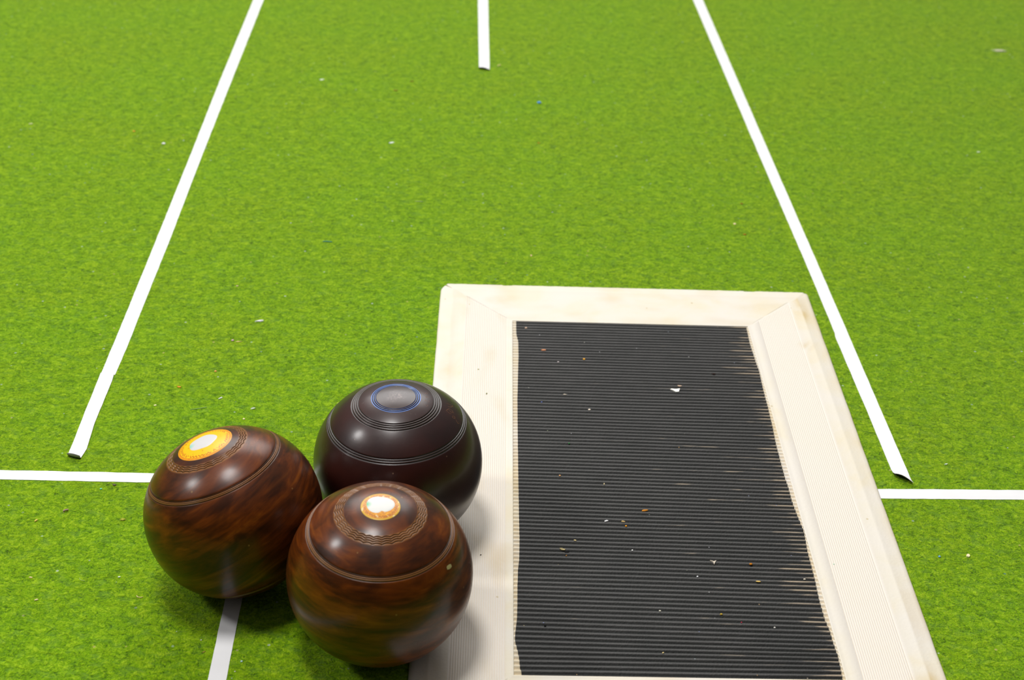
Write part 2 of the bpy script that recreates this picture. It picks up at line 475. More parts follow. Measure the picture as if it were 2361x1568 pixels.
def bl(v): return interp(BL, v)+.00015*nz(v*700)+(.0008*sstep(.535, .545, v))
def br(v): return min(interp(BR, v), UR-.0006)+.0002*nz(v*800, 4)
panel('black_tread', .00018, bl, br, M_TREAD, 60, VT+.0003, VB-.0005, per=12)

# a tear, a chip and the frayed shreds of the worn tread
def patch(name, pts, z, mat, th=.0003, parent=None, lift=None):
    n = len(pts); V = [Vector((x, y, z+th+(lift[i] if lift else 0))) for i, (x, y) in enumerate(pts)]+[Vector((x, y, z)) for x, y in pts]
    F = [tuple(range(n))]+[tuple(range(2*n-1, n-1, -1))]+[(i, i+n, (i+1) % n+n, (i+1) % n) for i in range(n)]
    if parent is not None: V = [v-parent.location for v in V]
    return mesh_obj(name, V, F, mat, parent=parent, smooth=False)

# ------------------------------------------------------------------ bowls
def make_bowl(a, b, nexp, grooves, waves, bands, cap_r, name_mat, scuff=False, blue=None, nseg=720):
    def R(ph): return ((abs(math.sin(ph))/a)**nexp+(abs(math.cos(ph))/b)**nexp)**(-1/nexp)
    # dense parameter table of cylinder radius -> polar angle
    tab = []
    for i in range(2001):
        ph = i/2000*PI/2; tab.append((R(ph)*math.sin(ph), ph))
    def ph_of(r): return interp(tab, r)
    fine = [(max(0, lo), hi) for lo, hi in bands]
    phs = set(); r = 0.
    marks = []
    ph = 0.; step_c = .022
    zones = [(ph_of(lo-.0006), ph_of(hi+.0006)) for lo, hi in fine]
    while ph < PI/2:
        phs.add(ph)
        inz = any(z0 <= ph <= z1 for z0, z1 in zones)
        nxt = ph+(.0014 if inz else step_c)
        for z0, z1 in zones:
            if ph < z0 < nxt: nxt = z0
        ph = nxt
    phs = sorted(phs); allph = [p for p in phs]+[PI/2]+[PI-p for p in reversed(phs)]
    V = []; F = []; G = []; B = []; CP = []; SC = []; BLU = []
    rows = []
    for ph in allph:
        if ph < 1e-6 or ph > PI-1e-6:
            rows.append([len(V)]); V.append(Vector((0, 0, R(ph)*math.cos(ph)))); G.append(0.); B.append(0.); CP.append(1.); SC.append(1.); BLU.append(0.); continue
        rr = R(ph); r = rr*math.sin(ph); idx = []
        m_b = 1. if any(lo <= r <= hi for lo, hi in bands) else 0.
        zb = 0.
        near = ph < ph_of(a*.95) or ph > PI-ph_of(a*.95)
        for j in range(nseg):
            th = 2*PI*j/nseg; g = 0.; bnd = 0.; bl_ = 0.
            if near:
                for r0, w, d in grooves:
                    g = max(g, d*math.exp(-((r-r0)/w)**2))
                for r0, w, d, amp, N in waves:
                    rc = r0-amp*(2*abs(math.sin(N*th/2+.3*math.sin(th*3)))-1.2)
                    fade = .75+.5*nz(math.cos(th)*2, math.sin(th)*2, a*100)
                    g = max(g, d*clamp(fade)*math.exp(-((r-rc)/w)**2))
                for lo, hi in bands:
                    bnd = max(bnd, sstep(lo-.0004, lo+.0006, r)*(1-sstep(hi-.0006, hi+.0004, r)))
                if blue: bl_ = min(1., sum(math.exp(-((r-q-.00028)/.00026)**2) for q in blue))
            idx.append(len(V))
            q = rr-g*.00045
            V.append(Vector((q*math.sin(ph)*math.cos(th), q*math.sin(ph)*math.sin(th), q*math.cos(ph))))
            G.append(min(1., g)); B.append(bnd); CP.append(1-sstep(cap_r*.8, cap_r*1.15, r+.0015*nz(th*2, a*50)) if ph < PI/2 else 0.)
            SC.append(clamp(1-r/.0085)); BLU.append(bl_)
        rows.append(idx)
    for A, Bq in zip(rows, rows[1:]):
        if len(A) == 1:
            for j in range(nseg): F.append((A[0], Bq[j], Bq[(j+1) % nseg]))
        elif len(Bq) == 1:
            for j in range(nseg): F.append((A[j], Bq[0], A[(j+1) % nseg]))
        else:
            for j in range(nseg):
                k = (j+1) % nseg; F.append((A[j], Bq[j], Bq[k], A[k]))
    return V, F, {'groove': G, 'band': B, 'cap': CP, 'scuff': SC, 'blue': BLU}
def surf_z(a, b, nexp, r): return b*(max(0, 1-(r/a)**nexp))**(1/nexp)

def place_bowl(x, y, nx, ny, verts, label, spin=0.):
    n = Vector((nx, ny, math.sqrt(1-nx*nx-ny*ny)))
    e1 = Vector((0, 1, 0)).cross(n).normalized(); e2 = n.cross(e1)
    rot = Matrix((e1, e2, n)).transposed()
    zmin = min((rot @ v).z for v in verts[::7])
    o = empty('lawn_bowl', (x, y, -zmin+.0002), rot)
    return tag(o, label, 'bowl', 'lawn bowls beside the mat')

def emblem(parent, a, b, nexp, rad, white, zig, dome_col, label):
    NR, NA = 60, 420; V = [Vector((0, 0, surf_z(a, b, nexp, 0)+.0001))]; F = []; Col = [dome_col(0, 0)]
    for i in range(1, NR+1):
        r = rad*i/NR
        for j in range(NA):
            th = 2*PI*j/NA
            V.append(Vector((r*math.cos(th), r*math.sin(th), surf_z(a, b, nexp, r)+.0001*(1 if i < NR else 0))))
            Col.append(dome_col(r/rad, th))
    for j in range(NA): F.append((0, 1+j, 1+(j+1) % NA))
    for i in range(NR-1):
        for j in range(NA):
            k = (j+1) % NA; p = 1+i*NA; F.append((p+j, p+NA+j, p+NA+k, p+k))
    e = mesh_obj('emblem_disc', V, F, colattr_mat('emblem_enamel_'+parent.name), parent=parent, attrs={'Col': Col})
    e['label'] = label
    # the white centre laid on it
    NR2 = 14; cx, cy, rf, colf = white
    V = [Vector((cx, cy, surf_z(a, b, nexp, math.hypot(cx, cy))+.00022))]; F = []; Col = [colf(0, 0)]
    for i in range(1, NR2+1):
        for j in range(NA//3):
            th = 2*PI*j/(NA//3); r = rf(th)*i/NR2; x = cx+r*math.cos(th); y = cy+r*math.sin(th)
            V.append(Vector((x, y, surf_z(a, b, nexp, math.hypot(x, y))+(.00022 if i < NR2 else .00011)))); Col.append(colf(i/NR2, th))
    n3 = NA//3
    for j in range(n3): F.append((0, 1+j, 1+(j+1) % n3))
    for i in range(NR2-1):
        for j in range(n3):
            k = (j+1) % n3; p = 1+i*n3; F.append((p+j, p+n3+j, p+n3+k, p+k))
    w = mesh_obj('white_centre', V, F, colattr_mat('emblem_white_'+parent.name, .4), parent=e, attrs={'Col': Col})
    w['label'] = 'worn white middle of the emblem'
    return e

def strokes(name, parent, lines, a, b, nexp, w, mat, label, h=.00005):
    """Engraved strokes laid on the crown as very fine raised ridges of pale dust."""
    V = []; F = []
    for ln in lines:
        pts = [Vector(p) for p in ln]; q0 = len(V); n = len(pts)
        for i, p in enumerate(pts):
            d = (pts[min(i+1, n-1)]-pts[max(i-1, 0)]).normalized(); nn = Vector((-d.y, d.x))
            for s in (-1, 0, 1):
                x, y = p+nn*(s*w/2)
                V.append(Vector((x, y, surf_z(a, b, nexp, math.hypot(x, y))+(h if s == 0 else -.00002))))
        for i in range(n-1):
            q = q0+i*3
            for k in (0, 1): F.append((q+k, q+k+1, q+k+4, q+k+3))
    o = mesh_obj(name, V, F, mat, parent=parent, smooth=False); o['label'] = label
    return o

NEXP = 2.08
W_YEL = srgb(252, 196, 0)[:3]; W_ORA = srgb(196, 92, 14)[:3]; W_EDGE = srgb(240, 158, 14)[:3]
def lerp3(a, b, t): return tuple(x+(y-x)*t for x, y in zip(a, b))
def cloud(r, th, s, k=6): return nz(r*math.cos(th)*k, r*math.sin(th)*k, s)

# --- left brown bowl: large yellow emblem, leaning to the left
a, b = .0609, .0573
waves = [(r0, .00028, 1.2, .00036, 31) for r0 in (.0244, .0259, .0274)]
gro = [(.0446, .00016, .9), (.0451, .00020, 1.1), (.0459, .00014, .8), (.0467, .00022, 1.1)]
V, F, A = make_bowl(a, b, NEXP, gro, waves, [(.0232, .0288), (.0449, .0469)], .0235, None)
bowlL = place_bowl(-.1474, .8306, -.3121, .0776, V, 'brown bowl at the left with a large yellow emblem')
mesh_obj('body', V, F, wood_mat('brown_composition_left', 3.1, rot=(0, .25, 0)), parent=bowlL, attrs=A)
def colL(r, th):
    t = abs(((th*22/PI) % 1)*2-1); zr = .80+.085*t
    c = W_YEL
    if .775 < r < .90 and abs(r-zr) < .026 and cloud(r, th, 3, 9) > -.22: c = W_ORA
    if r > .90: c = lerp3(W_EDGE, W_ORA, .35+.3*cloud(r, th, 1, 9))
    if r > .955: c = W_EDGE
    if cloud(r, th, 8, 10) > .50: c = lerp3(c, W_ORA, .6)
    return c
def cwL(r, th):
    g = clamp(1-math.hypot(r*math.cos(th)+.95, r*math.sin(th)+.25)/.45)
    return lerp3(srgb(214, 212, 212)[:3], srgb(130, 215, 185)[:3], g*.9)
emblem(bowlL, a, b, NEXP, .0190, (-.0008, .0005, lambda th: .0094*(1+.04*math.sin(2*th+.4)+.03*math.sin(5*th)), cwL), True, colL, 'large round yellow emblem with orange zigzag edge')

# --- dark bowl at the back: blue rings
a, b = .0612, .0582
gro = [(r0, .00030, 1.15) for r0 in (.0270, .0285, .0300, .0316)]+[(r0, .0003, 1.1) for r0 in (.0476, .0486, .0497)]+[(r0, .00024, .95) for r0 in (.0144, .0156, .0168)]
V, F, A = make_bowl(a, b, NEXP, gro, [], [(.0134, .0174), (.0264, .0323), (.0472, .0503)], .0001, None, True, (.0142, .0157, .0171), nseg=512)
bowlD = place_bowl(-.0373, .8938, -.0262, -.0400, V, 'dark maroon bowl at the back with thin blue rings')
mesh_obj('body', V, F, dark_mat(), parent=bowlD, attrs=A)
M_ENG = flat_mat('engraving_dust', srgb(128, 96, 84), .6); M_ENG2 = flat_mat('engraving_tan', srgb(120, 78, 44), .6)
GL = {'3': [[(0, 1), (.35, 1.05), (.6, .85), (.5, .6), (.25, .52)], [(.25, .52), (.6, .42), (.62, .15), (.3, -.02), (0, .08)]],
      '4': [[(.45, 1), (0, .35), (.7, .35)], [(.5, .65), (.48, 0)]],
      '2': [[(0, .8), (.15, 1), (.45, 1), (.58, .75), (.4, .42), (0, 0)], [(0, 0), (.62, .02)]],
      '7': [[(0, 1), (.6, 1), (.25, 0)]]}
lines = []
for i, ch in enumerate('3427'):                                 # stamped round the crown, read clockwise
    th0 = math.radians(24-i*13); R0 = .0205; hgt = .0030
    for poly in GL[ch]:
        sm = []
        for p, q in zip(poly, poly[1:]):
            for k in range(5): sm.append((p[0]+(q[0]-p[0])*k/5, p[1]+(q[1]-p[1])*k/5))
        sm.append(poly[-1])
        out = []
        for gx, gy in sm:
            rr = R0+gy*hgt; th = th0-gx*.0034/R0
            out.append((rr*math.cos(th), rr*math.sin(th)))
        lines.append(out)
strokes('stamped_number', bowlD, lines, a, b, NEXP, .00028, M_ENG, 'faint stamped number on the dark crown')
sig = [[(0, 0), (.0022, .0016), (.0035, .0042), (.003, .0055)], [(-.001, .0035), (.0015, .0042), (.0048, .0038)], [(.0005, -.003), (.0022, -.0045), (.0042, -.0036), (.003, -.0018), (.001, -.0016)],
       [(.001, -.0016), (-.001, -.0058), (.0015, -.0068), (.003, -.006)], [(.0035, -.0075), (.005, -.0068), (.0052, -.0088), (.0036, -.0094), (.0035, -.0075)], [(.0058, -.009), (.0072, -.0112), (.0086, -.0098)]]
lines = []
for ln in sig:
    q = []
    for p, s in zip(ln, ln[1:]):
        for k in range(6): q.append((.0365+p[0]+(s[0]-p[0])*k/6+.0002*math.sin(k*2.), .0015+p[1]+(s[1]-p[1])*k/6))
    lines.append(q)
strokes('scratched_initials', bowlD, lines, a, b, NEXP, .00030, M_ENG2, 'tan scratched handwriting on the shoulder')

# --- front brown bowl: small yellow emblem
a, b = .0608, .0583
waves = [(r0, .00028, 1.25, .00040, 30) for r0 in (.0245, .0259, .0273, .0287)]
gro = [(.0452, .00016, .9), (.0457, .00020, 1.1), (.0465, .00014, .8), (.0474, .00024, 1.1)]
V, F, A = make_bowl(a, b, NEXP, gro, waves, [(.0234, .0298), (.0455, .0476)], .016, None)
bowlF = place_bowl(-.0437, .7662, .0150, -.0800, V, 'brown bowl in front with a small yellow and white emblem')
mesh_obj('body', V, F, wood_mat('brown_composition_front', 7.7, rot=(.08, 0, 0)), parent=bowlF, attrs=A)
def colF(r, th):
    t = abs(((th*17/PI) % 1)*2-1)
    c = lerp3(srgb(238, 166, 8)[:3], srgb(196, 116, 12)[:3], clamp(.5+cloud(r, th, 2, 7)))
    if .70 < r < .88 and abs(r-(.74+.1*t)) < .03: c = srgb(176, 98, 22)[:3]
    if r > .885: c = srgb(190, 130, 24)[:3]
    if r > .915: c = srgb(214, 166, 24)[:3]
    if cloud(r, th, 5, 5) > .42: c = lerp3(c, srgb(236, 220, 170)[:3], .6)
    return c
def rF(th):
    d = .0089*(1+.04*math.sin(3*th+1))
    d *= 1-.20*math.exp(-((((th+PI/2-.22)+PI) % (2*PI)-PI)/.20)**2)
    d *= .86+.14*abs(math.cos(th))
    return d
def cwF(r, th):
    g = clamp(1-math.hypot(r*math.cos(th)+.98, r*math.sin(th)-.02)/.42)
    return lerp3(srgb(224, 224, 219)[:3], srgb(70, 190, 130)[:3], g)
emblem(bowlF, a, b, NEXP, .0126, (-.0003, .0012, rF, cwF), True, colF, 'small round emblem, yellow rim around a white centre')
# pale chipped fleck on the right flank of the front bowl
def on_flank(th, ph, lift=.00006):
    R = ((abs(math.sin(ph))/a)**NEXP+(abs(math.cos(ph))/b)**NEXP)**(-1/NEXP)+lift
    return Vector((R*math.sin(ph)*math.cos(th), R*math.sin(ph)*math.sin(th), R*math.cos(ph)))
FL_T, FL_P = (-.529, 1.017)
V = [on_flank(FL_T, FL_P, .00012)]
for j in range(14):
    t = 2*PI*j/14; rr = (.062+.02*nz(j*1.7, 3))
    V.append(on_flank(FL_T+1.7*rr*math.cos(t), FL_P+.5*rr*math.sin(t)+.25*rr*math.cos(t), -.00003))
o = mesh_obj('chipped_fleck', V, [(0, 1+j, 1+(j+1) % 14) for j in range(14)], flat_mat('fleck_pale', srgb(176, 164, 112), .6), parent=bowlF)
o['label'] = 'pale greenish fleck on the flank'

# ------------------------------------------------------------------ crumbs, lint and scraps
MC = {}
def cmat(c):
    if c not in MC: MC[c] = flat_mat('debris_%d_%d_%d' % c, srgb(*[min(255, int(q*1.1)) for q in c]), .8, .2)
    return MC[c]
def grain(name, s, h, col, seed, el=1.6, ang=0.):
    """irregular rounded lump, s = width"""
    bm = bmesh.new(); bmesh.ops.create_icosphere(bm, subdivisions=2, radius=1)
    for v in bm.verts:
        k = 1+.35*nz(v.co.x*1.7+seed, v.co.y*1.7, v.co.z*1.7)
        x, y, z = v.co*k; v.co = (x*s/2, y*s/2/el, max(z, -.55)*h/2)
    mz = min(v.co.z for v in bm.verts)
    bmesh.ops.translate(bm, verts=bm.verts, vec=(0, 0, -mz))
    bmesh.ops.rotate(bm, verts=bm.verts, cent=(0, 0, 0), matrix=Matrix.Rotation(ang, 3, 'Z'))
    me = bpy.data.meshes.new(name); bm.to_mesh(me); bm.free(); me.materials.append(cmat(col))
    me.polygons.foreach_set('use_smooth', [True]*len(me.polygons))
    return link(bpy.data.objects.new(name, me))
def flake(name, s, h, col, seed, el=2., ang=0.):
    rnd = random.Random(seed); n = 7; pts = []
    for i in range(n):
        t = 2*PI*i/n; r = s/2*(.75+.4*rnd.random()); pts.append((r*math.cos(t), r*math.sin(t)/el))
    ca, sa = math.cos(ang), math.sin(ang)
    pts = [(x*ca-y*sa, x*sa+y*ca) for x, y in pts]
    return patch(name, pts, 0, cmat(col), th=.00025, lift=[h*rnd.random() for _ in pts])
def tubes(name, polys, rad, col):
    V = []; F = []
    for pl in polys:
        n = len(pl); q0 = len(V)
        for i, p in enumerate(pl):
            d = (pl[min(i+1, n-1)]-pl[max(i-1, 0)]).normalized(); s = d.cross(Vector((0, 0, 1))).normalized(); u = s.cross(d)
            r = rad*(1 if 0 < i < n-1 else .4)
            for k in range(5):
                t = 2*PI*k/5; V.append(p+s*math.cos(t)*r+u*math.sin(t)*r)
        for i in range(n-1):
            for k in range(5):
                a_ = q0+i*5+k; b_ = q0+i*5+(k+1) % 5; F.append((a_, b_, b_+5, a_+5))
        F.append(tuple(q0+k for k in range(4, -1, -1))); F.append(tuple(q0+(n-1)*5+k for k in range(5)))
    return mesh_obj(name, V, F, cmat(col))
def thread(name, s, h, col, seed, el=1., ang=0.):
    rnd = random.Random(seed); n = 12; P = []; bend = (el-1)*.5
    for i in range(n+1):
        t = i/n-.5; x = t*s; y = bend*s*(t*t*4-1)*.5; 
        P.append(Vector((x*math.cos(ang)-y*math.sin(ang), x*math.sin(ang)+y*math.cos(ang), h*.5+h*.4*math.cos(t*PI))))
    return tubes(name, [P], h*.5, col)
def fluff(name, s, h, col, seed, el=2., ang=0.):
    rnd = random.Random(seed); polys = []
    for k in range(46):
        a0 = rnd.uniform(0, 2*PI); r0 = s*.30*rnd.random(); cx, cy = r0*math.cos(a0), r0*math.sin(a0)/el
        d = rnd.uniform(0, PI); L = s*rnd.uniform(.25, .5); P = []
        for i in range(7):
            t = i/6-.5; dd = d+t*rnd.uniform(-2, 2)
            x = cx+math.cos(dd)*L*t; y = cy+math.sin(dd)*L*t/el*1.3
            P.append(Vector((x*math.cos(ang)-y*math.sin(ang), x*math.sin(ang)+y*math.cos(ang), .0002+h*(1-4*t*t)*rnd.uniform(.4, 1.))))
        polys.append(P)
    return tubes(name, polys, .00014, col)
def forked(name, s, h, col, seed, el=1., ang=0.):
    def pl(p): return [Vector((x*s, y*s, .0003)) for x, y in p]
    return tubes(name, [pl([(-.45, .35), (-.38, .1), (-.22, -.08), (.05, -.05)]), pl([(-.22, -.08), (.2, -.12), (.5, .0)])], .00035, col)
def outline(pts):
    def f(name, s, h, col, seed, el=1., ang=0.):
        return patch(name, [(x*s, y*s) for x, y in pts], 0, cmat(col), th=.0003, lift=[h*abs(math.sin(3*i+seed)) for i in range(len(pts))])
    return f
torn = outline([(-.5, -.02), (-.24, -.16), (.02, -.44), (.30, -.38), (.5, .26), (.1, .16), (-.36, .2)])
tri = outline([(-.5, .42), (-.1, .05), (.06, -.5), (.2, -.1), (.5, .5), (.1, .3)])
KINDS = {'torn': torn, 'tri': tri, 'grain': grain, 'flake': flake, 'thread': thread, 'fluff': fluff, 'forked': forked}
ZT_TREAD = ZT-.0002
# (kind, name, category, x, y, surface, size, height, elongation, angle, colour, label, group)
DEBRIS = [
    ('fluff', 'lint_tuft', 'lint', -0.177, 1.1966, 0.0, 0.00987, 0.0009, 2.2, 0.209, (250, 250, 248), 'small white lint tuft on the carpet left of the mat corner', None),
    ('grain', 'crumb', 'crumb', -0.1968, 1.1602, 0.0, 0.0025, 0.0016, 1.2, 0.0, (205, 170, 180), 'pinkish crumb touching the beige straw left of the mat', None),
    ('flake', 'straw_sliver', 'sliver', -0.191, 1.1589, 0.0, 0.00693, 0.0004, 5, 0.052, (208, 190, 125), 'short beige straw sliver on the carpet below the lint tuft', None),
    ('fluff', 'lint_tuft', 'lint', 0.7666, 2.0173, 0.0, 0.03227, 0.002, 3.2, 0.0, (225, 222, 200), 'grey ragged lint shred at the far upper right', None),
    ('grain', 'bead', 'bead', 0.1026, 1.7644, 0.0, 0.00494, 0.003, 1.0, 0.0, (90, 150, 225), 'tiny round blue bead below the middle tape end', None),
    ('flake', 'seed_husk', 'husk', 0.0545, 1.8975, 0.0, 0.00697, 0.0016, 2.2, 0.873, (205, 195, 130), 'pale beige husk beside the middle tape end', None),
    ('flake', 'paper_flake', 'flake', -0.1744, 1.8247, 0.0, 0.00663, 0.0008, 2.2, 0.175, (215, 225, 205), 'white flake left of the middle tape, near the top', None),
    ('flake', 'paper_flake', 'flake', -0.0757, 1.6235, 0.0, 0.00607, 0.0008, 1.8, 0.436, (220, 228, 220), 'white flake on the carpet midway above the mat and left of it', None),
    ('grain', 'crumb', 'crumb', -0.0787, 1.7937, 0.0, 0.00659, 0.0012, 2.4, 0.0, (120, 105, 20), 'brown olive crumb, lower one of the pair left of the middle tape', None),
    ('grain', 'crumb', 'crumb', -0.059, 1.8279, 0.0, 0.00503, 0.0012, 2, 0.0, (110, 90, 20), 'brown crumb, upper right one of the pair left of the middle tape', None),
    ('thread', 'thread', 'thread', -0.1288, 1.3622, 0.0, 0.00964, 0.0009, 1.1, -0.07, (80, 150, 140), 'short blue green thread lying on the carpet', None),
    ('grain', 'crumb', 'crumb', -0.3366, 1.6026, 0.0, 0.00417, 0.002, 1.1, 0.0, (236, 236, 236), 'bright white round crumb just left of the left tape', None),
    ('flake', 'wood_chip', 'chip', 0.3874, 0.8686, 0.0, 0.00396, 0.0012, 1.4, 1.222, (232, 218, 175), 'cream square chip on the carpet right of the mat', None),
    ('grain', 'bead', 'bead', 0.3654, 0.867, 0.0, 0.00197, 0.0012, 1.0, 0.0, (110, 165, 200), 'faint light blue dot between the mat and the cream chip', None),
    ('flake', 'paper_flake', 'flake', 0.4038, 0.9873, 0.0, 0.00361, 0.0009, 2.2, 0.349, (200, 215, 195), 'small white flake right of the slanted tape end', None),
    ('grain', 'crumb', 'crumb', 0.097, 1.6357, 0.0, 0.0031, 0.0012, 1.6, 0.0, (190, 140, 40), 'orange crumb below the round blue bead', None),
    ('thread', 'twig', 'twig', -0.2854, 0.9041, 0.0, 0.00414, 0.0014, 1.05, 0.489, (165, 135, 125), 'pinkish grey twig under the crossing tape at the left', None),
    ('grain', 'crumb', 'crumb', -0.3043, 0.8918, 0.0, 0.00315, 0.0016, 1.8, 1.134, (205, 185, 90), 'yellow crumb at the left edge, below the crossing tape', None),
    ('fluff', 'lint_tuft', 'lint', -0.2415, 0.8947, 0.0, 0.00572, 0.0008, 1.6, 0.0, (176, 178, 70), 'yellowish fuzzy tuft left of the left brown bowl', None),
    ('forked', 'forked_fibre', 'fibre', -0.2124, 0.8076, 0.0, 0.00505, 0.0008, 1, 0.0, (214, 196, 140), 'forked cream fibre below the left brown bowl', None),
    ('grain', 'seed', 'seed', -0.2918, 0.8267, 0.0, 0.00269, 0.001, 2.2, -0.175, (222, 205, 150), 'cream seed near the left edge, low in the picture', None),
    ('grain', 'crumb', 'crumb', -0.2819, 0.8028, 0.0, 0.00264, 0.0012, 1.8, 0.436, (215, 205, 150), 'cream crumb at the lower left below the seed', None),
    ('fluff', 'lint_tuft', 'lint', -0.2564, 0.938, 0.0, 0.00393, 0.0009, 1.8, 0.0, (120, 112, 90), 'brownish fuzz right under the crossing tape at the left', None),
    ('grain', 'crumb', 'crumb', -0.2307, 0.8287, 0.0, 0.00196, 0.001, 1.3, 0.0, (205, 225, 195), 'pale crumb between the left edge and the left brown bowl', None),
    ('thread', 'hair', 'hair', -0.2557, 0.8257, 0.0, 0.006, 0.00035, 1.9, -0.611, (165, 190, 110), 'fine curved pale hair low at the left', None),
    ('grain', 'bead', 'bead', -0.2655, 0.9327, 0.0, 0.00179, 0.001, 1.2, 0.0, (110, 200, 170), 'turquoise speck under the crossing tape at the left', None),
    ('flake', 'plastic_sliver', 'sliver', -0.1937, 1.0641, 0.0, 0.00506, 0.0008, 3.5, 0.698, (215, 218, 210), 'slim white sliver above the left brown bowl', None),
    ('thread', 'grass_thread', 'thread', -0.2095, 1.048, 0.0, 0.01427, 0.0005, 1.15, 0.297, (150, 185, 120), 'long pale green thread above the left brown bowl', None),
    ('flake', 'wood_chip', 'chip', -0.2311, 1.0805, 0.0, 0.00437, 0.0009, 2.4, -0.349, (200, 140, 50), 'orange brown chip above and left of the left bowl', None),
    ('grain', 'crumb', 'crumb', -0.2042, 1.107, 0.0, 0.00241, 0.0014, 1.3, 0.0, (222, 165, 90), 'peach crumb, highest of those above the left bowl', None),
    ('grain', 'crumb', 'crumb', -0.2459, 1.051, 0.0, 0.00249, 0.0012, 1.6, 0.262, (236, 232, 170), 'cream crumb above the left bowl, nearest the left tape', None),
    ('flake', 'lint_flake', 'lint', -0.1648, 1.0491, 0.0, 0.00466, 0.001, 2, 0.262, (175, 190, 160), 'grey green lint flake just behind the left brown bowl', None),
    ('grain', 'crumb', 'crumb', -0.1701, 1.0331, 0.0, 0.00213, 0.0013, 1.1, 0.0, (240, 222, 165), 'cream crumb almost touching the top of the left bowl', None),
    ('grain', 'crumb', 'crumb', -0.2066, 1.2633, 0.0, 0.00226, 0.001, 1.6, 0.0, (225, 200, 160), 'cream crumb far above the lint tuft', None),
    ('grain', 'crumb', 'crumb', 0.2983, 1.4283, 0.0, 0.00283, 0.0013, 0.8, 0.0, (225, 210, 160), 'cream crumb above the mat and left of the right tape', None),
    ('grain', 'crumb', 'crumb', 0.3051, 1.4036, 0.0, 0.00325, 0.0011, 1.4, 0.0, (165, 105, 30), 'rusty brown crumb between the mat top and the right tape', None),
    ('grain', 'crumb', 'crumb', 0.314, 1.4803, 0.0, 0.00291, 0.0011, 1.0, 0.0, (130, 95, 30), 'dark brown crumb left of the right tape, above the rusty one', None),
    ('flake', 'paper_flake', 'flake', 0.6264, 1.6449, 0.0, 0.00486, 0.0008, 1.6, 0.349, (195, 210, 170), 'faint white flake in the upper right carpet', None),
    ('grain', 'crumb', 'crumb', -0.377, 1.6374, 0.0, 0.00348, 0.0012, 1.4, 0.0, (215, 155, 55), 'orange crumb left of the left tape, near the white round crumb', None),
    ('flake', 'leaf_flake', 'flake', -0.4997, 1.651, 0.0, 0.00495, 0.0007, 1.8, 0.175, (190, 195, 140), 'beige flake at the upper left edge', None),
    ('thread', 'thread', 'thread', -0.039, 1.4644, 0.0, 0.00934, 0.0005, 1.05, -0.052, (190, 205, 160), 'short whitish thread on the carpet above the mat corner', None),
    ('flake', 'husk_flake', 'flake', 0.0781, 1.3424, 0.0, 0.00308, 0.001, 1.6, 1.396, (215, 190, 140), 'tan upright flake just above the top edge of the mat', None),
    ('grain', 'crumb', 'crumb', -0.1338, 0.7443, 0.0, 0.0017, 0.0012, 1.1, 0.0, (175, 205, 200), 'bluish white crumb between the bottom tape and the front bowl', None),
    ('flake', 'straw_sliver', 'sliver', -0.1598, 0.7529, 0.0, 0.00256, 0.0005, 4, 0.611, (165, 145, 70), 'tan straw sliver left of the bottom tape', None),
    ('grain', 'crumb', 'crumb', -0.1633, 0.7645, 0.0, 0.00115, 0.0009, 1.3, 0.349, (225, 225, 215), 'tiny white crumb left of the bottom tape, above the tan sliver', None),
    ('grain', 'crumb', 'crumb', -0.1368, 0.7348, 0.0, 0.00112, 0.0009, 1.2, 0.0, (215, 215, 190), 'tiny white crumb right beside the bottom tape', None),
    ('torn', 'paper_scrap', 'scrap', 0.1939, 1.088, 0.0029, 0.00873, 0.001, 2.2, -0.175, (244, 240, 224), 'white torn paper scrap on the black ribs', None),
    ('flake', 'paper_scrap', 'scrap', 0.1985, 1.0945, 0.0029, 0.00458, 0.0008, 3, 0.087, (196, 172, 150), 'small beige scrap touching the white paper scrap', None),
    ('grain', 'dirt_or_hole', 'dirt', 0.2314, 1.1153, 0.0029, 0.00349, 0.0015, 1.6, 0.0, (38, 22, 16), 'dark brown dirt clod on the upper right black ribs', None),
    ('grain', 'crumb', 'crumb', 0.1178, 1.1361, 0.0029, 0.00234, 0.0014, 0.9, 0.0, (205, 150, 50), 'ochre pointed crumb on the upper black ribs', None),
    ('flake', 'wood_chip', 'chip', 0.0822, 1.1505, 0.0029, 0.0047, 0.0007, 2.6, 0.087, (200, 135, 95), 'orange pink chip near the upper left of the black ribs', None),
    ('grain', 'crumb', 'crumb', 0.0678, 1.1898, 0.0029, 0.00221, 0.0013, 1.1, 0.0, (205, 175, 150), 'pinkish crumb in the top left corner of the black ribs', None),
    ('grain', 'crumb', 'crumb', 0.0945, 1.1303, 0.0029, 0.00174, 0.0011, 1.1, 0.0, (195, 185, 185), 'grey white crumb right of the orange pink chip', None),
    ('grain', 'crumb', 'crumb', 0.117, 1.0534, 0.0029, 0.00221, 0.0013, 1.2, 0.0, (226, 214, 196), 'cream crumb on the ribs left of and below the paper scrap', None),
    ('grain', 'crumb', 'crumb', 0.0974, 1.0769, 0.0029, 0.00299, 0.0008, 2, 0.0, (180, 170, 155), 'flat greyish crumb left of the cream one, upper ribs', None),
    ('grain', 'crumb', 'crumb', 0.0771, 1.0638, 0.0029, 0.00148, 0.001, 1.1, 0.0, (100, 115, 175), 'tiny blue grey speck on the upper left ribs', None),
    ('grain', 'rice_grain', 'grain', 0.1192, 0.8993, 0.0029, 0.00313, 0.0015, 1.9, 0.384, (238, 238, 240), 'clean white rice shaped grain on the middle of the black ribs', None),
    ('grain', 'crumb', 'crumb', 0.132, 0.8991, 0.0029, 0.00297, 0.0013, 1.9, -0.262, (190, 165, 110), 'tan crumb just right of the white grain', None),
    ('grain', 'crumb', 'crumb', 0.1337, 0.8935, 0.0029, 0.00164, 0.0013, 1.0, 0.0, (222, 148, 34), 'bright orange round crumb under the tan crumb', None),
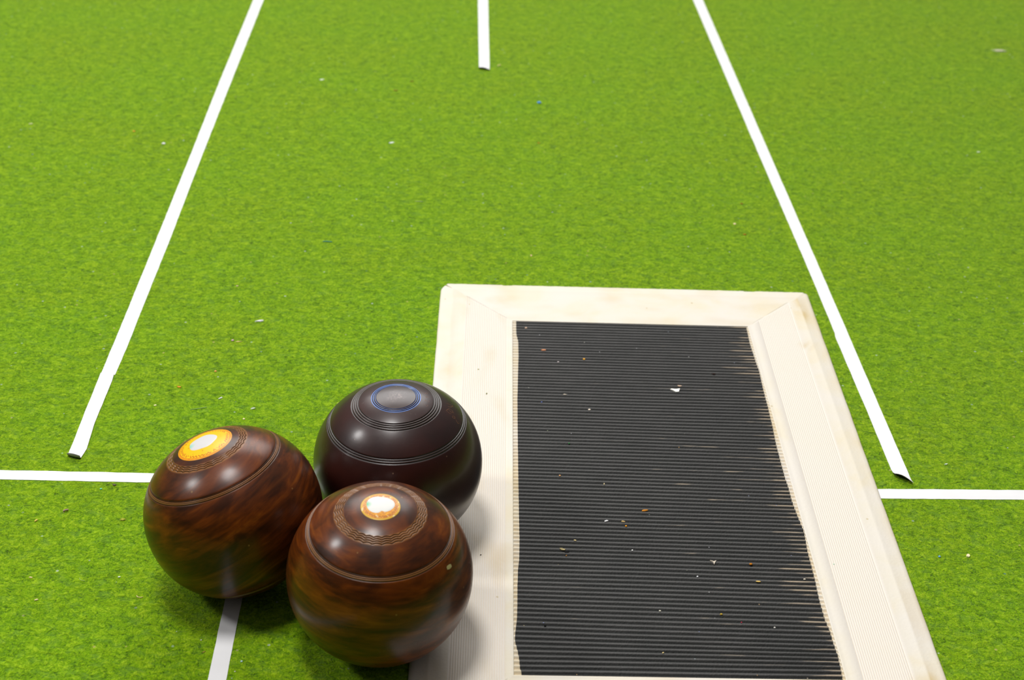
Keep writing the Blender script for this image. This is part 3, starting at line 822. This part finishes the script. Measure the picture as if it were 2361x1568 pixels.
    ('grain', 'crumb', 'crumb', 0.1499, 0.9134, 0.0029, 0.00534, 0.0013, 2.6, 0.209, (196, 128, 40), 'orange double crumb in the middle of the black ribs', None),
    ('grain', 'crumb', 'crumb', 0.0942, 0.8751, 0.0029, 0.00226, 0.0012, 1.7, -0.262, (226, 205, 150), 'cream seed like crumb above the hole in the ribs', None),
    ('flake', 'rubber_shred', 'shred', 0.0843, 0.8641, 0.0029, 0.00479, 0.0012, 4.5, -0.244, (205, 190, 140), 'pale shred at the edge of the small hole in the ribs', None),
    ('grain', 'dirt_or_hole', 'dirt', 0.0873, 0.8617, 0.0029, 0.00414, 0.0008, 2.4, 0.087, (8, 8, 8), 'black hollow tear mark beside the pale shred', None),  # black lump painting the dark inside of a torn hole
    ('grain', 'crumb', 'crumb', 0.0867, 0.8571, 0.0029, 0.00191, 0.001, 2, 1.047, (150, 105, 50), 'brown splinter below the black tear mark', None),
    ('grain', 'crumb', 'crumb', 0.1213, 0.9469, 0.0029, 0.00239, 0.0012, 2.4, 1.484, (205, 190, 150), 'narrow upright beige crumb above the white rice grain', None),
    ('grain', 'crumb', 'crumb', 0.0871, 0.9571, 0.0029, 0.00171, 0.0013, 1.1, 0.0, (214, 160, 105), 'peach crumb left of the narrow beige one', None),
    ('grain', 'bead', 'bead', 0.0969, 1.0025, 0.0029, 0.00128, 0.0011, 1, 0.0, (40, 135, 60), 'tiny green speck on the left half of the ribs', None),
    ('tri', 'rubber_shred', 'shred', 0.1939, 0.8519, 0.0029, 0.00479, 0.001, 1.3, -1.745, (196, 186, 170), 'pale triangular rubber shred torn up from the ribs', None),
    ('grain', 'crumb', 'crumb', 0.18, 0.8355, 0.0029, 0.00142, 0.0012, 1, 0.0, (226, 228, 228), 'white round speck under the triangular shred', None),
    ('grain', 'crumb', 'crumb', 0.2211, 0.8506, 0.0029, 0.00256, 0.0016, 1.4, 0.175, (190, 118, 24), 'dark orange crumb right of the triangular shred', None),
    ('grain', 'rice_grain', 'grain', 0.2234, 0.831, 0.0029, 0.00378, 0.0013, 3, -0.07, (226, 192, 110), 'yellow elongated grain on the right part of the ribs', None),
    ('grain', 'crumb', 'crumb', 0.2575, 0.8345, 0.0029, 0.0019, 0.0011, 1.5, 0.087, (222, 214, 196), 'whitish crumb near the right edge of the ribs', None),
    ('grain', 'crumb', 'crumb', 0.1913, 0.7949, 0.0029, 0.00183, 0.0013, 1.2, 0.0, (190, 160, 60), 'mustard crumb on the lower ribs', None),
    ('grain', 'crumb', 'crumb', 0.1488, 0.7976, 0.0029, 0.00152, 0.0011, 1.3, -0.349, (225, 222, 200), 'cream speck on the lower ribs, left of the mustard crumb', None),
    ('grain', 'bead', 'bead', 0.2042, 0.7868, 0.0029, 0.00109, 0.001, 1, 0.0, (180, 60, 80), 'tiny red speck right of and below the mustard crumb', None),
    ('grain', 'crumb', 'crumb', 0.1462, 0.755, 0.0029, 0.00176, 0.001, 1.7, 0.698, (205, 185, 130), 'tan splinter crumb near the bottom of the ribs', None),
    ('grain', 'crumb', 'crumb', 0.1357, 0.8645, 0.0029, 0.00144, 0.0012, 1, 0.0, (225, 225, 222), 'round white speck left of the middle, below the orange crumbs', None),
    ('grain', 'crumb', 'crumb', 0.2264, 0.7819, 0.0029, 0.00151, 0.0011, 1.1, 0.0, (212, 210, 200), 'pale speck at the lower right of the ribs', None),
    ('grain', 'dirt_speck', 'dirt', 0.0679, 0.7803, 0.0029, 0.00179, 0.0012, 1.2, 0.0, (6, 6, 6), 'black dirt lump on the lower left of the ribs', None),
    ('grain', 'dirt_speck', 'dirt', 0.0236, 1.1152, 0.0029, 0.00137, 0.0006, 1.0, 0.0, (150, 150, 90), 'olive dirt speck on the left cream border, upper one', None),
    ('grain', 'dirt_speck', 'dirt', 0.0305, 1.0757, 0.0029, 0.00223, 0.0007, 1.8, 1.222, (120, 125, 70), 'elongated olive dirt speck on the left cream border', None),
    ('grain', 'dirt_speck', 'dirt', 0.0243, 0.8565, 0.0029, 0.00114, 0.0007, 1.2, 0.524, (40, 32, 26), 'black dirt speck on the left cream border beside the bowls', None),
    ('grain', 'dirt_speck', 'dirt', 0.2825, 0.8526, 0.0029, 0.00129, 0.0005, 1.2, 0.0, (170, 205, 180), 'pale green speck on the right cream border', None),
]
for i, (kd, nm, cat, x, y, z, s, h, el, ang, col, lab, grp) in enumerate(DEBRIS):
    o = KINDS[kd](nm, s, h, col, i*3+1, el, ang)
    o.location = (x, y, z)
    tag(o, lab, cat, grp)

# ------------------------------------------------------------------ light
def area(name, loc, target, sx, sy, power, col=(1, 1, 1)):
    l = bpy.data.lights.new(name, 'AREA'); l.shape = 'ELLIPSE' if sx < 1 else 'RECTANGLE'; l.size = sx; l.size_y = sy; l.energy = power; l.color = col
    o = bpy.data.objects.new(name, l); C.objects.link(o); o.location = loc
    o.rotation_euler = (Vector(target)-Vector(loc)).to_track_quat('-Z', 'Y').to_euler(); return o
area('ceiling_lamp_side', (-2.70, .95, 2.6), (-.1, .9, 0), .55, .65, 60, (1, .98, .96))
area('ceiling_lamp_overhead', (-.40, .92, 2.65), (-.40, .92, 0), .6, .7, 62, (1, .98, .96))
area('ceiling_lamp_far', (-.2, 4.2, 2.7), (0, 1.6, 0), 3.2, 1.8, 170, (1, .99, .97))
# surroundings of the hall: pale ceiling, brighter towards the far end, dim behind the viewer
w = bpy.data.worlds.new('hall'); bpy.context.scene.world = w; w.use_nodes = True
wt = w.node_tree; bg = wt.nodes['Background']
tc = wt.nodes.new('ShaderNodeTexCoord'); dp = wt.nodes.new('ShaderNodeVectorMath'); dp.operation = 'DOT_PRODUCT'
wt.links.new(tc.outputs['Generated'], dp.inputs[0]); dp.inputs[1].default_value = (-.05, .48, .88)
mr = wt.nodes.new('ShaderNodeMapRange'); mr.interpolation_type = 'SMOOTHSTEP'
wt.links.new(dp.outputs['Value'], mr.inputs[0])
for k, x in zip((1, 2, 3, 4), (-.15, .95, .015, .42)): mr.inputs[k].default_value = x
wt.links.new(mr.outputs[0], bg.inputs[1]); bg.inputs[0].default_value = (1, .985, .965, 1)
EXPO = -.68

sc = bpy.context.scene
sc.view_settings.view_transform = 'Standard'; sc.view_settings.look = 'None'; sc.view_settings.gamma = 1
sc.view_settings.use_curve_mapping = False; sc.view_settings.exposure = EXPO
